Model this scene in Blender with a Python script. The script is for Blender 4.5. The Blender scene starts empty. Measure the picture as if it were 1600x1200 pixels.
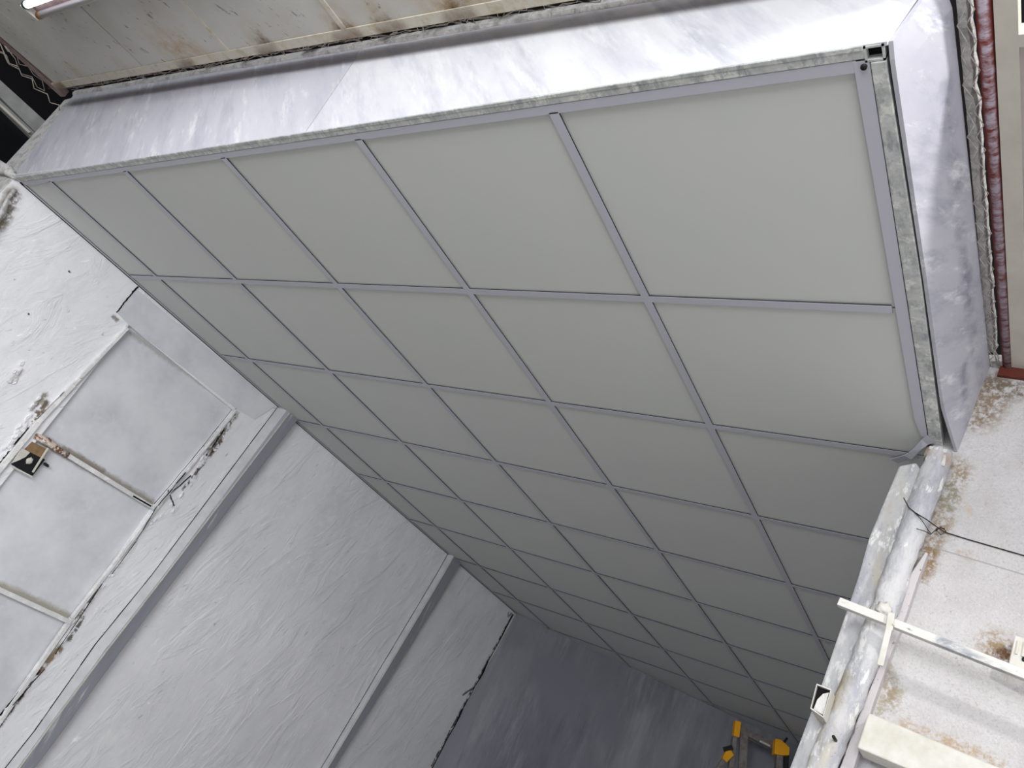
import bpy, math, random
from mathutils import Vector, Matrix, noise
random.seed(7)

# ---------------------------------------------------------------- camera, world, lamps, exposure
# World frame: the new suspended ceiling lies in z = 0, its front edge on y = 0, x runs to the right, y into the room.
CR = ((0.7923615, 0.4430016, 0.41941963), (0.10314377, 0.58033359, -0.8078207), (-0.60126917, 0.68334655, 0.41414114))
CC = Vector((3.96375766, -0.80638644, -1.15569116))
FPX = 1232.61
CX, CY, CZ = Vector(CR[0]), Vector(CR[1]), Vector(CR[2])
cam_data = bpy.data.cameras.new('camera')
cam = bpy.data.objects.new('camera', cam_data)
bpy.context.scene.collection.objects.link(cam)
m = Matrix(((CX.x, -CY.x, -CZ.x, CC.x), (CX.y, -CY.y, -CZ.y, CC.y), (CX.z, -CY.z, -CZ.z, CC.z), (0, 0, 0, 1)))
cam.matrix_world = m
cam_data.sensor_width = 36.0
cam_data.lens = FPX * 36.0 / 1600.0
cam_data.clip_start = 0.02
bpy.context.scene.camera = cam

world = bpy.data.worlds.new('world')
bpy.context.scene.world = world
world.use_nodes = True
bg = world.node_tree.nodes['Background']
bg.inputs[0].default_value = (0.93, 0.96, 1.0, 1)
bg.inputs[1].default_value = 0.88

def area_lamp(name, loc, target, sx, sy, power, col):
    d = bpy.data.lights.new(name, 'AREA'); d.shape = 'RECTANGLE'; d.size = sx; d.size_y = sy
    d.energy = power; d.color = col
    o = bpy.data.objects.new(name, d); bpy.context.scene.collection.objects.link(o)
    o.location = loc
    o.rotation_euler = (Vector(target) - Vector(loc)).to_track_quat('-Z', 'Y').to_euler()
    return o
def point_lamp(name, loc, r, power, col):
    d = bpy.data.lights.new(name, 'POINT'); d.shadow_soft_size = r; d.energy = power; d.color = col
    o = bpy.data.objects.new(name, d); bpy.context.scene.collection.objects.link(o); o.location = loc
    return o
point_lamp('work_lamp', (4.9, -0.5, 0.33), 0.06, 36, (1.0, 0.985, 0.97))
for i, x in enumerate((1.6, 2.05, 2.5, 2.95)):
    point_lamp('tube_lamp', (x, -0.62, (.17, .15, .12, .09)[i]), 0.06, 0.95, (0.97, 0.97, 1.0))
area_lamp('front_fill', (4.0, -3.6, -0.55), (1.2, 1.2, -0.6), 2.4, 1.4, 88, (0.96, 0.98, 1.0))  # added soft fill from the front, no such source seen

sc = bpy.context.scene
sc.view_settings.view_transform = 'Standard'
sc.view_settings.look = 'None'
sc.view_settings.gamma = 1.0
sc.view_settings.use_curve_mapping = False
sc.view_settings.exposure = 1.08

# ---------------------------------------------------------------- helpers
def hit(u, v, n, o):
    """point of the real plane (normal n through o) that is seen at photograph position u, v"""
    d = CX * ((u - 800) / FPX) + CY * ((v - 600) / FPX) + CZ
    n = Vector(n); t = (Vector(o) - CC).dot(n) / d.dot(n)
    return CC + d * t
def hx(u, v, x): return hit(u, v, (1, 0, 0), (x, 0, 0))
def hy(u, v, y): return hit(u, v, (0, 1, 0), (0, y, 0))
def hz(u, v, z): return hit(u, v, (0, 0, 1), (0, 0, z))
OLD_N, OLD_O = (.083, -.1, 1), (0, -.1, .456)
def ho(u, v, dz=0): return hit(u, v, OLD_N, (0, -.1, .456 + dz))
def old_z(x, y): return .456 - .083 * x + .1 * (y + .1)
XL = .345                      # face of the left wall
YR = 1.14                      # face of the right wall
BA, BB, BC = Vector((.33, 4.64, 0)), Vector((2.38, 5.78, 0)), Vector((.345, 4.472, -1.28))
BN = (BB - BA).cross(BC - BA).normalized()
if BN.y > 0: BN = -BN          # towards the camera
def hb(u, v, off=0): return hit(u, v, BN, BA + BN * off)
def back_y(x, z=0):
    return BA.y - (BN.x * (x - BA.x) + BN.z * (z - BA.z)) / BN.y

# plane of the front fascia
def yf(x): return .001 - .0115*(x-.34)
FN, FO = (.0115, 1, 0), (.34, .001, 0)
def hf(u, v): return hit(u, v, FN, FO)
fl0, fl1 = hf(22, 275), hf(110, 153)
s0_, s1_ = hf(486, 195), hf(566, 76)
hp0, hp1 = hf(115, 148), hf(800, 36)
def ftop(x): return hp0.z + (x - hp0.x) * (hp1.z - hp0.z) / (hp1.x - hp0.x)

col = bpy.context.scene.collection
class MB:
    def __init__(s): s.v = []; s.f = []; s.sm = False
    def add(s, vs, fs):
        b = len(s.v); s.v += [Vector(p) for p in vs]; s.f += [tuple(b + i for i in f) for f in fs]; return s
    def box(s, lo, hi):
        x0, y0, z0 = lo; x1, y1, z1 = hi
        return s.add([(x0,y0,z0),(x1,y0,z0),(x1,y1,z0),(x0,y1,z0),(x0,y0,z1),(x1,y0,z1),(x1,y1,z1),(x0,y1,z1)],
                     [(0,3,2,1),(4,5,6,7),(0,1,5,4),(1,2,6,5),(2,3,7,6),(3,0,4,7)])
    def prism(s, pts, off):
        n = len(pts); off = Vector(off); P = [Vector(p) for p in pts]
        return s.add(P + [p + off for p in P], [tuple(range(n)), tuple(range(2*n-1, n-1, -1))] +
                     [(i, i+n, (i+1) % n + n, (i+1) % n) for i in range(n)])
    def bar(s, a, b, w, h, up=(0,0,1), z=None):
        """square bar from a to b, w wide sideways and h along up"""
        a = Vector(a); b = Vector(b); d = (b - a).normalized(); u = Vector(up); u = (u - d * u.dot(d)).normalized()
        r = d.cross(u)
        q = [r*w/2+u*h/2, r*w/2-u*h/2, -r*w/2-u*h/2, -r*w/2+u*h/2]
        return s.add([a+x for x in q] + [b+x for x in q], [(0,1,2,3),(7,6,5,4),(0,4,5,1),(1,5,6,2),(2,6,7,3),(3,7,4,0)])
    def tube(s, pts, r, n=8, rough=0, cap=True, seed=0, flat=1.0):
        P = [Vector(p) for p in pts]; base = len(s.v); k = len(P)
        up = Vector((0.13, 0.31, 0.94))
        for i, p in enumerate(P):
            d = (P[min(i+1, k-1)] - P[max(i-1, 0)]).normalized()
            a = d.cross(up)
            if a.length < .2: a = d.cross(Vector((0, 1, .1)))
            a.normalize(); b = d.cross(a)
            rr = r[i] if isinstance(r, (list, tuple)) else r
            for j in range(n):
                t = 2*math.pi*j/n; q = a*math.cos(t) + b*math.sin(t)*flat
                w = p + q*rr
                if rough: w = w + q * rough * noise.noise(w*38 + Vector((seed, 0, 0))) + q * rough*.6 * noise.noise(w*95)
                s.v.append(w)
        for i in range(k-1):
            for j in range(n):
                a0 = base + i*n + j; a1 = base + i*n + (j+1) % n
                s.f.append((a0, a1, a1+n, a0+n))
        if cap:
            s.f.append(tuple(base + j for j in range(n))[::-1]); s.f.append(tuple(base + (k-1)*n + j for j in range(n)))
        s.sm = True
        return s
    def blob(s, c, rx, ry, rz, rough=0, n=12):
        b = len(s.v); c = Vector(c)
        for i in range(n+1):
            th = math.pi*i/n
            for j in range(2*n):
                ph = math.pi*j/n
                q = Vector((math.sin(th)*math.cos(ph), math.sin(th)*math.sin(ph), math.cos(th)))
                k = 1 + rough*noise.noise(q*2.3 + c*9)
                s.v.append(c + Vector((q.x*rx, q.y*ry, q.z*rz))*k)
        for i in range(n):
            for j in range(2*n):
                s.f.append((b+i*2*n+j, b+i*2*n+(j+1) % (2*n), b+(i+1)*2*n+(j+1) % (2*n), b+(i+1)*2*n+j))
        s.sm = True
        return s
    def build(s, name, mat, parent=None, bevel=0, smooth=None):
        off = Vector((0, 0, 0))
        q = parent
        while q is not None: off += q.location; q = q.parent
        me = bpy.data.meshes.new(name); me.from_pydata([tuple(p - off) for p in s.v], [], s.f); me.update()
        import bmesh
        bm = bmesh.new(); bm.from_mesh(me)
        bmesh.ops.remove_doubles(bm, verts=bm.verts, dist=1e-6)
        bmesh.ops.recalc_face_normals(bm, faces=bm.faces); bm.to_mesh(me); bm.free()
        me.materials.append(mat)
        if s.sm if smooth is None else smooth:
            for p in me.polygons: p.use_smooth = True
        o = bpy.data.objects.new(name, me); col.objects.link(o)
        if parent is not None: o.parent = parent
        if bevel:
            md = o.modifiers.new('bevel', 'BEVEL'); md.width = bevel; md.segments = 2; md.limit_method = 'ANGLE'
        return o
def thing(name, label, cat, loc, group=None):
    o = bpy.data.objects.new(name, None); col.objects.link(o); o.location = loc; o.empty_display_size = .05
    o['label'] = label; o['category'] = cat
    if group: o['group'] = group
    return o
def tag(o, label, cat, group=None):
    o['label'] = label; o['category'] = cat
    if group: o['group'] = group
    return o
def struct(o): o['kind'] = 'structure'; return o

# ---------------------------------------------------------------- materials
def rgb(h):
    def f(c):
        c /= 255
        return c/12.92 if c <= .04045 else ((c+.055)/1.055)**2.4
    return (f(h[0]), f(h[1]), f(h[2]), 1)
class Mat:
    def __init__(s, name, base, rough=.7, metal=0, spec=.3):
        s.m = bpy.data.materials.new(name); s.m.use_nodes = True
        s.t = s.m.node_tree; s.b = s.t.nodes['Principled BSDF']
        s.b.inputs['Roughness'].default_value = rough; s.b.inputs['Metallic'].default_value = metal
        s.b.inputs['Specular IOR Level'].default_value = spec
        g = s.n('ShaderNodeNewGeometry'); s.pos = g.outputs['Position']
        c = s.n('ShaderNodeRGB'); c.outputs[0].default_value = rgb(base); s.c = c.outputs[0]
        s.h = None
    def n(s, t): return s.t.nodes.new(t)
    def l(s, a, b): s.t.links.new(a, b)
    def mapping(s, scale=(1,1,1), rot=(0,0,0), loc=(0,0,0)):
        mp = s.n('ShaderNodeMapping'); s.l(s.pos, mp.inputs[0]); mp.inputs['Scale'].default_value = scale
        mp.inputs['Rotation'].default_value = rot; mp.inputs['Location'].default_value = loc
        # rotate first, then stretch
        if rot != (0,0,0):
            mp.inputs['Scale'].default_value = (1,1,1)
            m2 = s.n('ShaderNodeMapping'); s.l(mp.outputs[0], m2.inputs[0]); m2.inputs['Scale'].default_value = scale
            return m2.outputs[0]
        return mp.outputs[0]
    def noise(s, sc, det=4, rough=.6, scale=(1,1,1), rot=(0,0,0), loc=(0,0,0), dist=0):
        x = s.n('ShaderNodeTexNoise'); s.l(s.mapping(scale, rot, loc), x.inputs['Vector'])
        x.inputs['Scale'].default_value = sc; x.inputs['Detail'].default_value = det; x.inputs['Roughness'].default_value = rough
        x.inputs['Distortion'].default_value = dist
        return x.outputs['Fac']
    def ramp(s, f, a, b, lo=0, hi=1):
        x = s.n('ShaderNodeMapRange'); x.clamp = True; s.l(f, x.inputs[0])
        x.inputs[1].default_value = a; x.inputs[2].default_value = b; x.inputs[3].default_value = lo; x.inputs[4].default_value = hi
        return x.outputs[0]
    def mix(s, fac, colr):
        x = s.n('ShaderNodeMix'); x.data_type = 'RGBA'; s.l(fac, x.inputs[0]); s.l(s.c, x.inputs[6])
        x.inputs[7].default_value = rgb(colr); s.c = x.outputs[2]; return s
    def mul(s, a, b):
        x = s.n('ShaderNodeMath'); x.operation = 'MULTIPLY'
        s.l(a, x.inputs[0])
        if isinstance(b, (int, float)): x.inputs[1].default_value = b
        else: s.l(b, x.inputs[1])
        return x.outputs[0]
    def height(s, f, k):
        a = s.mul(f, k)
        if s.h is None: s.h = a
        else:
            x = s.n('ShaderNodeMath'); x.operation = 'ADD'; s.l(s.h, x.inputs[0]); s.l(a, x.inputs[1]); s.h = x.outputs[0]
        return s
    def warp(s, sc, amt):
        x = s.n('ShaderNodeTexNoise'); s.l(s.pos, x.inputs['Vector']); x.inputs['Scale'].default_value = sc; x.inputs['Detail'].default_value = 4
        x.inputs['Roughness'].default_value = .7
        a = s.n('ShaderNodeVectorMath'); a.operation = 'SUBTRACT'; s.l(x.outputs['Color'], a.inputs[0]); a.inputs[1].default_value = (.5,.5,.5)
        b = s.n('ShaderNodeVectorMath'); b.operation = 'SCALE'; s.l(a.outputs[0], b.inputs[0]); b.inputs['Scale'].default_value = amt
        c = s.n('ShaderNodeVectorMath'); c.operation = 'ADD'; s.l(s.pos, c.inputs[0]); s.l(b.outputs[0], c.inputs[1])
        return c.outputs[0]
    def seg(s, P, a, b, r, soft):
        """mask of a stain along the segment a-b; returns 1 inside"""
        a = Vector(a); b = Vector(b); ba = b - a
        if ba.length < 1e-5: ba = Vector((1e-4, 0, 0))
        pa = s.n('ShaderNodeVectorMath'); pa.operation = 'SUBTRACT'; s.l(P, pa.inputs[0]); pa.inputs[1].default_value = a
        d = s.n('ShaderNodeVectorMath'); d.operation = 'DOT_PRODUCT'; s.l(pa.outputs[0], d.inputs[0]); d.inputs[1].default_value = ba / ba.dot(ba)
        c = s.n('ShaderNodeClamp'); s.l(d.outputs['Value'], c.inputs[0])
        e = s.n('ShaderNodeVectorMath'); e.operation = 'SCALE'; e.inputs[0].default_value = ba; s.l(c.outputs[0], e.inputs['Scale'])
        g = s.n('ShaderNodeVectorMath'); g.operation = 'DISTANCE'; s.l(pa.outputs[0], g.inputs[0]); s.l(e.outputs[0], g.inputs[1])
        return s.ramp(g.outputs['Value'], max(r - soft, 0), r + soft, 1, 0)
    def stain(s, P, a, b, r, soft, colr, amt=1.0, patchy=None):
        f = s.seg(P, a, b, r, soft)
        if amt != 1: f = s.mul(f, amt)
        if patchy is not None: f = s.mul(f, patchy)
        return s.mix(f, colr)
    def done(s, bump=1.0, dist=.01):
        s.l(s.c, s.b.inputs['Base Color'])
        if s.h is not None:
            b = s.n('ShaderNodeBump'); b.inputs['Strength'].default_value = bump; b.inputs['Distance'].default_value = dist
            s.l(s.h, b.inputs['Height']); s.l(b.outputs[0], s.b.inputs['Normal'])
        return s.m

def simple(name, c, rough=.6, metal=0, vary=None, sc=12, spec=.3):
    M = Mat(name, c, rough, metal, spec)
    if vary: M.mix(M.ramp(M.noise(sc), .35, .7), vary)
    return M.done()

# left wall: whitewashed plaster with trowel ridges
M = Mat('whitewashed_plaster', (232, 231, 234), .75)
M.mix(M.ramp(M.noise(2.2, 5, .65, scale=(1,1,.6)), .42, .75), (216, 215, 219))
M.mix(M.ramp(M.noise(9, 5, .7, scale=(1,1,.45), rot=(.35,0,0)), .52, .78), (212, 213, 215))
M.mix(M.ramp(M.noise(46, 5, .75, scale=(1,1,.3), rot=(.5,0,0), dist=.6), .64, .70), (170, 170, 172))
M.mix(M.ramp(M.noise(38, 5, .75, scale=(1,1,.25), rot=(.45,0,0), loc=(1,4,2), dist=.6), .63, .68), (248, 248, 248))
M.mix(M.ramp(M.noise(5, 3, .6), .6, .72), (232, 231, 232))
M.height(M.ramp(M.noise(7, 6, .62, scale=(1,1,.4), rot=(.4,0,0), dist=1.2), .5, .64), .25)
M.height(M.noise(26, 4, .6, scale=(1,1,.5), rot=(.4,0,0), dist=.8), .3)
M.height(M.noise(140, 3), .07)
W1 = M.warp(28, .035); W2 = M.warp(60, .014)
patch = M.ramp(M.noise(30, 4, .7), .42, .52)
def L(u, v): return hx(u, v, XL)
for a, b, r, c, k in (((176,495),(183,500),.008,(110,100,92),.8),
                      ((108,424),(109,425),.004,(60,60,60),1), ((45,490),(45,491),.004,(50,50,50),1),
                      ((20,305),(0,348),.03,(120,108,92),.9),
                      ((72,630),(8,726),.014,(96,84,62),.95), ((14,596),(34,580),.010,(150,145,140),.5),
                      ((70,618),(50,640),.012,(110,104,78),.8),
                      ((262,765),(272,790),.004,(40,38,36),1), ((795,960),(803,957),.02,(50,48,44),.8),
                      ((675,1195),(800,962),.012,(36,34,32),.95), ((724,1085),(740,1075),.010,(60,56,50),.9),
                      ((352,580),(430,638),.003,(120,118,116),.5)):
    M.stain(W2 if r < .008 else W1, L(*a), L(*b), r, r*.45, c, k, patch if r > .011 else None)
# peeled line on the right of the boarded window
for a, b, r, c, k in (((372,640),(330,705),.016,(104,84,66),.95), ((355,665),(325,700),.022,(128,124,118),.8),
                      ((318,725),(285,765),.006,(58,52,46),.9), ((345,690),(300,745),.010,(84,66,54),.9),
                      ((158,905),(120,970),.014,(122,112,88),.9), ((130,965),(108,1000),.010,(84,76,62),.9),
                      ((92,1015),(60,1050),.016,(128,104,72),.9), ((40,1075),(0,1130),.018,(110,84,58),.95),
                      ((60,1050),(0,1135),.007,(48,42,36),.9)):
    M.stain(W1, L(*a), L(*b), r, r*.4, c, k, patch)
PLASTER = M.done(1.0, .008)

M = Mat('whitewashed_board', (216, 216, 220), .8)
M.mix(M.ramp(M.noise(3, 5, .6), .4, .7), (190, 190, 197))
M.mix(M.ramp(M.noise(14, 5, .7), .5, .75), (214, 213, 216))
W = M.warp(30, .03)
for a, b, r, c, k in (((70,690),(235,785),.020,(134,124,108),.8), ((0,915),(108,965),.018,(150,144,124),.8),
                      ((100,700),(160,735),.012,(110,96,74),.6), ((205,520),(366,634),.014,(150,146,140),.6)):
    M.stain(W, hx(a[0], a[1], .325), hx(b[0], b[1], .325), r, r*.5, c, k)
M.height(M.noise(40, 4), .3); M.height(M.noise(220, 2), .1)
BOARD = M.done(.7, .004)

M = Mat('white_wood_paint', (214, 212, 212), .6)
M.mix(M.ramp(M.noise(18, 5, .7), .48, .6), (232, 231, 229)); M.mix(M.ramp(M.noise(45, 4, .7, loc=(3,2,1)), .64, .72), (120, 108, 96))
M.height(M.noise(60, 4), .5)
WOOD = M.done(.8, .004)

M = Mat('rusty_painted_bar', (206, 190, 178), .7)
M.mix(M.ramp(M.noise(40, 4, .7), .48, .56), (120, 84, 62)); M.mix(M.ramp(M.noise(60, 4, .7, loc=(2,0,0)), .55, .62), (232, 228, 224))
M.height(M.noise(70, 4), .6); RUSTBAR = M.done(1, .006)

# fascia and side board: thin uneven white paint over calcium board
def fascia_mat(name, rot, tint, deep, base=(216, 216, 219)):
    M = Mat(name, base, .62, spec=.3)
    M.mix(M.ramp(M.noise(5, 6, .68, scale=(1,1,.3), rot=rot), .38, .72), tint)
    M.mix(M.ramp(M.noise(16, 5, .7, scale=(1,1,.16), rot=rot), .5, .78), deep)
    M.mix(M.ramp(M.noise(22, 5, .7, scale=(1,1,.2), rot=rot, loc=(4,1,2)), .55, .75), (224, 224, 226))
    M.height(M.noise(90, 3, .6, scale=(1,1,.4), rot=rot), .3)
    return M
FASCIA = fascia_mat('brushed_white_paint_front', (0, .75, 0), (188, 188, 197), (174, 175, 186)).done(.5, .003)
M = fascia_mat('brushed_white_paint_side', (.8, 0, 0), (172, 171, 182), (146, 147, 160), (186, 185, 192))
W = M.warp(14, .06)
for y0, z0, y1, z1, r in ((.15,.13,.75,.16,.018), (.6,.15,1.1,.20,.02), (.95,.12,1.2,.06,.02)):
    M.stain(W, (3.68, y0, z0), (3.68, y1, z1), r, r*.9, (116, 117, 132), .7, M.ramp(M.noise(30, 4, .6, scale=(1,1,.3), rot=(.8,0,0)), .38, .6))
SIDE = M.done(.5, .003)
FASCIA2 = fascia_mat('brushed_lilac_white_paint_front', (0, .75, 0), (180, 179, 190), (166, 166, 179), (198, 197, 204)).done(.5, .003)

M = Mat('galvanised_steel', (196, 197, 195), .5, .05)
M.mix(M.ramp(M.noise(30, 6, .75), .42, .62), (166, 168, 167)); M.mix(M.ramp(M.noise(26, 5, .75, loc=(1,5,2)), .52, .62), (218, 219, 212))
M.mix(M.ramp(M.noise(60, 4, .7, scale=(1,.35,1)), .52, .66), (150, 153, 156))
M.height(M.noise(80, 4), .4); GALV = M.done(.5, .003)

M = Mat('plain_ceiling_board', (203, 204, 201), .72, spec=.25)
M.mix(M.ramp(M.noise(4, 4, .6), .4, .7), (201, 203, 200))
M.height(M.noise(300, 2, .5), .25); TILE = M.done(.25, .001)
TEE = simple('lilac_white_enamel', (187, 186, 196), .5)
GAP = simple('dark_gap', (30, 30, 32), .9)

# back wall: bluish grey, thin paint dragged downwards
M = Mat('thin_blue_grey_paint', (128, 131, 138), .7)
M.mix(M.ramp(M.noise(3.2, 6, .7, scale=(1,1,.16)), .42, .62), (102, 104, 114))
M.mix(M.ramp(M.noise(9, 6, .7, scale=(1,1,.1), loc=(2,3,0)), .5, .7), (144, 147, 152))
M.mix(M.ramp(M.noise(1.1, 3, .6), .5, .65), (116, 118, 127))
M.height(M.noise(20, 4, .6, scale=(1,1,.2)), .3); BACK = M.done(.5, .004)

# right wall: gritty whitewash with brown damp
M = Mat('gritty_whitewash', (196, 193, 193), .85)
M.mix(M.ramp(M.noise(6, 5, .65), .45, .7), (182, 177, 178)); M.mix(M.ramp(M.noise(190, 4, .8), .5, .68), (174, 171, 171)); M.mix(M.ramp(M.noise(150, 4, .8, loc=(3,1,0)), .56, .66), (204, 202, 200)); M.mix(M.ramp(M.noise(60, 4, .8), .62, .72), (166, 156, 152))
W = M.warp(26, .045)
pt = M.ramp(M.noise(60, 5, .75), .4, .56)
def Rp(u, v): return hy(u, v, YR)
for a, b, r, c, k in (((1548,612),(1530,650),.045,(128,108,84),.9), ((1560,600),(1600,612),.03,(112,98,84),.9),
                      ((1500,730),(1445,880),.026,(140,120,92),.85), ((1490,760),(1484,790),.016,(120,132,118),.5),
                      ((1455,860),(1440,905),.016,(128,104,74),.8),
                      ((1560,1010),(1585,1030),.035,(146,124,92),.9), ((1555,1025),(1580,1025),.016,(104,72,48),.95),
                      ((1505,865),(1520,870),.010,(170,150,124),.7), ((1505,785),(1515,800),.010,(180,160,130),.6),
                      ((1400,1080),(1365,1115),.014,(150,140,116),.7), ((1385,1040),(1392,1100),.016,(140,124,98),.7),
                      ((1412,1130),(1560,1190),.012,(170,144,112),.8), ((1540,830),(1560,850),.02,(196,194,190),.6)):
    M.stain(W, Rp(*a), Rp(*b), r, r*.5, c, k, pt)
M.stain(M.pos, Rp(1457, 855), Rp(1600, 898), .0016, .0012, (150, 146, 142), .8)
M.height(M.noise(170, 4, .7), 1.0); M.height(M.noise(30, 4), .4)
GRIT = M.done(.8, .004)

# post and jamb: lumpy layers of whitewash
M = Mat('lumpy_whitewash', (190, 189, 190), .7)
M.mix(M.ramp(M.noise(12, 6, .7, scale=(1,1,.35)), .46, .6), (160, 160, 168)); M.mix(M.ramp(M.noise(9, 5, .7, scale=(1,1,.3), loc=(2,2,2)), .56, .68), (184, 178, 164)); M.mix(M.ramp(M.noise(30, 5, .7, scale=(1,1,.4), loc=(5,2,2)), .56, .62), (218, 217, 214))
M.mix(M.ramp(M.noise(70, 4, .7), .66, .72), (140, 124, 104))
W = M.warp(40, .02)
for a, b, r, c, k in (((1450,705),(1475,720),.016,(168,140,116),.8), ((1440,720),(1455,712),.006,(60,50,44),.9),
                      ((1308,1068),(1295,1105),.014,(120,92,58),.95), ((1306,1158),(1307,1159),.006,(20,20,20),1),
                      ((1320,1060),(1304,1100),.022,(170,160,140),.7), ((1360,935),(1352,950),.010,(150,112,70),.9),
                      ((1375,905),(1362,938),.010,(206,198,168),.7), ((1340,1000),(1325,1030),.010,(188,184,180),.7),
                      ((1440,745),(1445,740),.004,(60,52,46),.9)):
    M.stain(W, hy(a[0], a[1], 1.09), hy(b[0], b[1], 1.09), r, r*.5, c, k)
M.height(M.noise(40, 5, .65), .8); M.height(M.noise(130, 3), .3)
LUMPY = M.done(1, .006)
M = Mat('pinkish_whitewash', (186, 180, 181), .7)
M.mix(M.ramp(M.noise(90, 4, .7), .62, .68), (90, 74, 66)); M.height(M.noise(60, 4), .5); PINK = M.done(.8, .004)

# old ceiling boards with rust along the edge
M = Mat('old_ceiling_board', (186, 184, 178), .75)
M.mix(M.ramp(M.noise(4, 5, .6), .45, .7), (176, 172, 164))
M.mix(M.ramp(M.noise(55, 4, .7, scale=(1,.35,1), rot=(0,0,.5)), .62, .68), (120, 116, 108))
W = M.warp(12, .10); pt = M.ramp(M.noise(18, 5, .7), .34, .6)
for x, r, k in ((.62,.04,.6), (1.42,.07,.9), (1.52,.05,.8), (1.0,.03,.5), (1.9,.04,.5), (2.28,.05,.8), (2.44,.04,.7), (2.68,.085,1), (2.74,.05,1)):
    M.stain(W, (x, -.12, old_z(x, -.12)), (x, -.13 - r*.6, old_z(x, -.15)), r, r*.8, (160, 126, 78), k*.7, pt)
for x in (1.9, 2.28, 2.45, 2.69):
    M.stain(W, (x, -.1, old_z(x, -.1)), (x, -.12, old_z(x, -.1)), .03, .025, (64, 44, 28), .9, pt)
M.height(M.noise(90, 3), .3); OLDC = M.done(.4, .003)
M = Mat('old_side_ceiling_board', (188, 180, 178), .75)
M.mix(M.ramp(M.noise(8, 5, .6), .45, .7), (176, 166, 164)); M.mix(M.ramp(M.noise(90, 4, .8, scale=(1,.4,1)), .66, .74), (150, 130, 126)); OLDS = M.done()
M = Mat('cream_batten', (190, 184, 170), .65)
M.mix(M.ramp(M.noise(16, 5, .7), .5, .7), (166, 150, 120))
W = M.warp(20, .05)
for x in (.35, 1.42, 1.9, 2.28, 2.45, 2.69):
    M.stain(W, (x-.03, -.1, old_z(x, -.1)), (x+.03, -.11, old_z(x, -.1)), .022, .02, (84, 56, 32), .7)
CREAM = M.done()
CREAM2 = simple('cream_frame_paint', (202, 198, 186), .6, vary=(190, 184, 172))
M = Mat('red_oxide_steel', (96, 44, 34), .6)
M.mix(M.ramp(M.noise(30, 4), .5, .7), (70, 32, 26)); REDST = M.done()
M = Mat('red_oxide_pipe_overspray', (104, 44, 36), .6)
W = M.warp(24, .02)
M.stain(W, (3.744, -.3, old_z(3.744, -.3) - .012), (3.750, 1.13, old_z(3.750, 1.13) - .012), .0085, .003, (168, 160, 172), .85, M.ramp(M.noise(60, 5, .7, scale=(.4,1,.4)), .38, .58))
REDPIPE = M.done()
M = Mat('dusty_cement', (204, 202, 200), .9)
M.mix(M.ramp(M.noise(30, 5, .7), .48, .62), (168, 164, 162)); M.mix(M.ramp(M.noise(60, 5, .75), .6, .7), (222, 222, 220)); W = M.warp(14, .08)
for x in (.3, .8, 1.3, 1.55, 1.9, 2.28, 2.45, 2.69):
    M.stain(W, (x, -.03, ftop(x)+.03), (x+.05, -.03, ftop(x)+.03), .022, .014, (50, 44, 40), .85)
M.height(M.noise(60, 5), 1); CEMENT = M.done(1, .008)
DUSTY = simple('dusty_pink_paint', (150, 132, 126), .8, vary=(120, 104, 98), sc=30)
WIRE = simple('pale_wire', (176, 166, 156), .6)
WIREW = simple('whitewashed_wire', (196, 192, 188), .7, vary=(150, 140, 130), sc=40)
DARK = simple('void_black', (22, 22, 24), .85, spec=.1)  # plain black for cracks, backings and painted shade inside openings
VOID = simple('light_blocker_dark', (38, 35, 34), .9, spec=.1)
GLASSD = simple('dark_glass', (16, 18, 20), .25, spec=.5)
GREYB = simple('grey_painted_wood', (150, 150, 148), .7, vary=(128, 128, 126))
YEL = simple('yellow_plastic', (232, 164, 20), .5)
ALU = simple('scuffed_aluminium', (140, 134, 130), .5, .4, vary=(104, 98, 96), sc=30)
BLACKP = simple('black_plastic', (24, 24, 26), .5)
TAN = simple('brown_backing_board', (150, 122, 92), .8, vary=(118, 92, 66), sc=25)
BROWN = simple('dark_brown_recess', (74, 58, 52), .8)
FLOOR = simple('grey_concrete_floor', (172, 170, 166), .8, vary=(160, 158, 154), sc=3)
M = Mat('white_bar_scuffed', (206, 204, 199), .55)
W = M.warp(50, .012)
a0, b0 = hy(1450, 998, 1.015), hy(1600, 1058, 1.015)
M.stain(W, a0 + Vector((.03,0,-.004)), b0 + Vector((.3,0,-.12)), .017, .006, (128, 132, 142), .85, M.ramp(M.noise(60, 5, .75, scale=(.35,1,1)), .36, .56))
M.mix(M.ramp(M.noise(90, 4, .7, scale=(.4,1,1)), .62, .7), (130, 128, 132))
M.height(M.noise(60, 4), .5); BARM = M.done(.6, .003)
WHITEP = simple('thick_white_paint', (206, 204, 198), .55, vary=(188, 183, 170), sc=24)
M = Mat('grey_blue_duct_paint', (148, 149, 156), .6)
M.mix(M.ramp(M.noise(7, 5, .65, scale=(1,1,.12)), .45, .65), (134, 135, 144)); M.mix(M.ramp(M.noise(30, 5, .7, scale=(1,1,.1)), .6, .72), (206, 206, 208)); DUCT = M.done()
FLANK = simple('lit_side_grey_paint', (190, 190, 192), .6, vary=(172, 173, 177), sc=14)  # lighter copy for the channel side that faces the light
def emis(name, c, k):
    M = Mat(name, (240, 240, 240), .4)
    M.b.inputs['Emission Color'].default_value = (*c, 1); M.b.inputs['Emission Strength'].default_value = k
    return M.done()
TUBE_ON = emis('lit_fluorescent_glass', (.86, .82, 1.0), 1.6)
TUBE_OFF = simple('unlit_milky_glass', (176, 174, 168), .3)
GREENP = simple('green_plastic_ring', (46, 74, 62), .5)
BRASS = simple('tarnished_brass', (150, 104, 40), .45, .6)

# ---------------------------------------------------------------- setting
FZ = -2.75
b = MB(); b.box((-2.5, -6, FZ-.1), (8, 8, FZ)); struct(b.build('floor', FLOOR))

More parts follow.
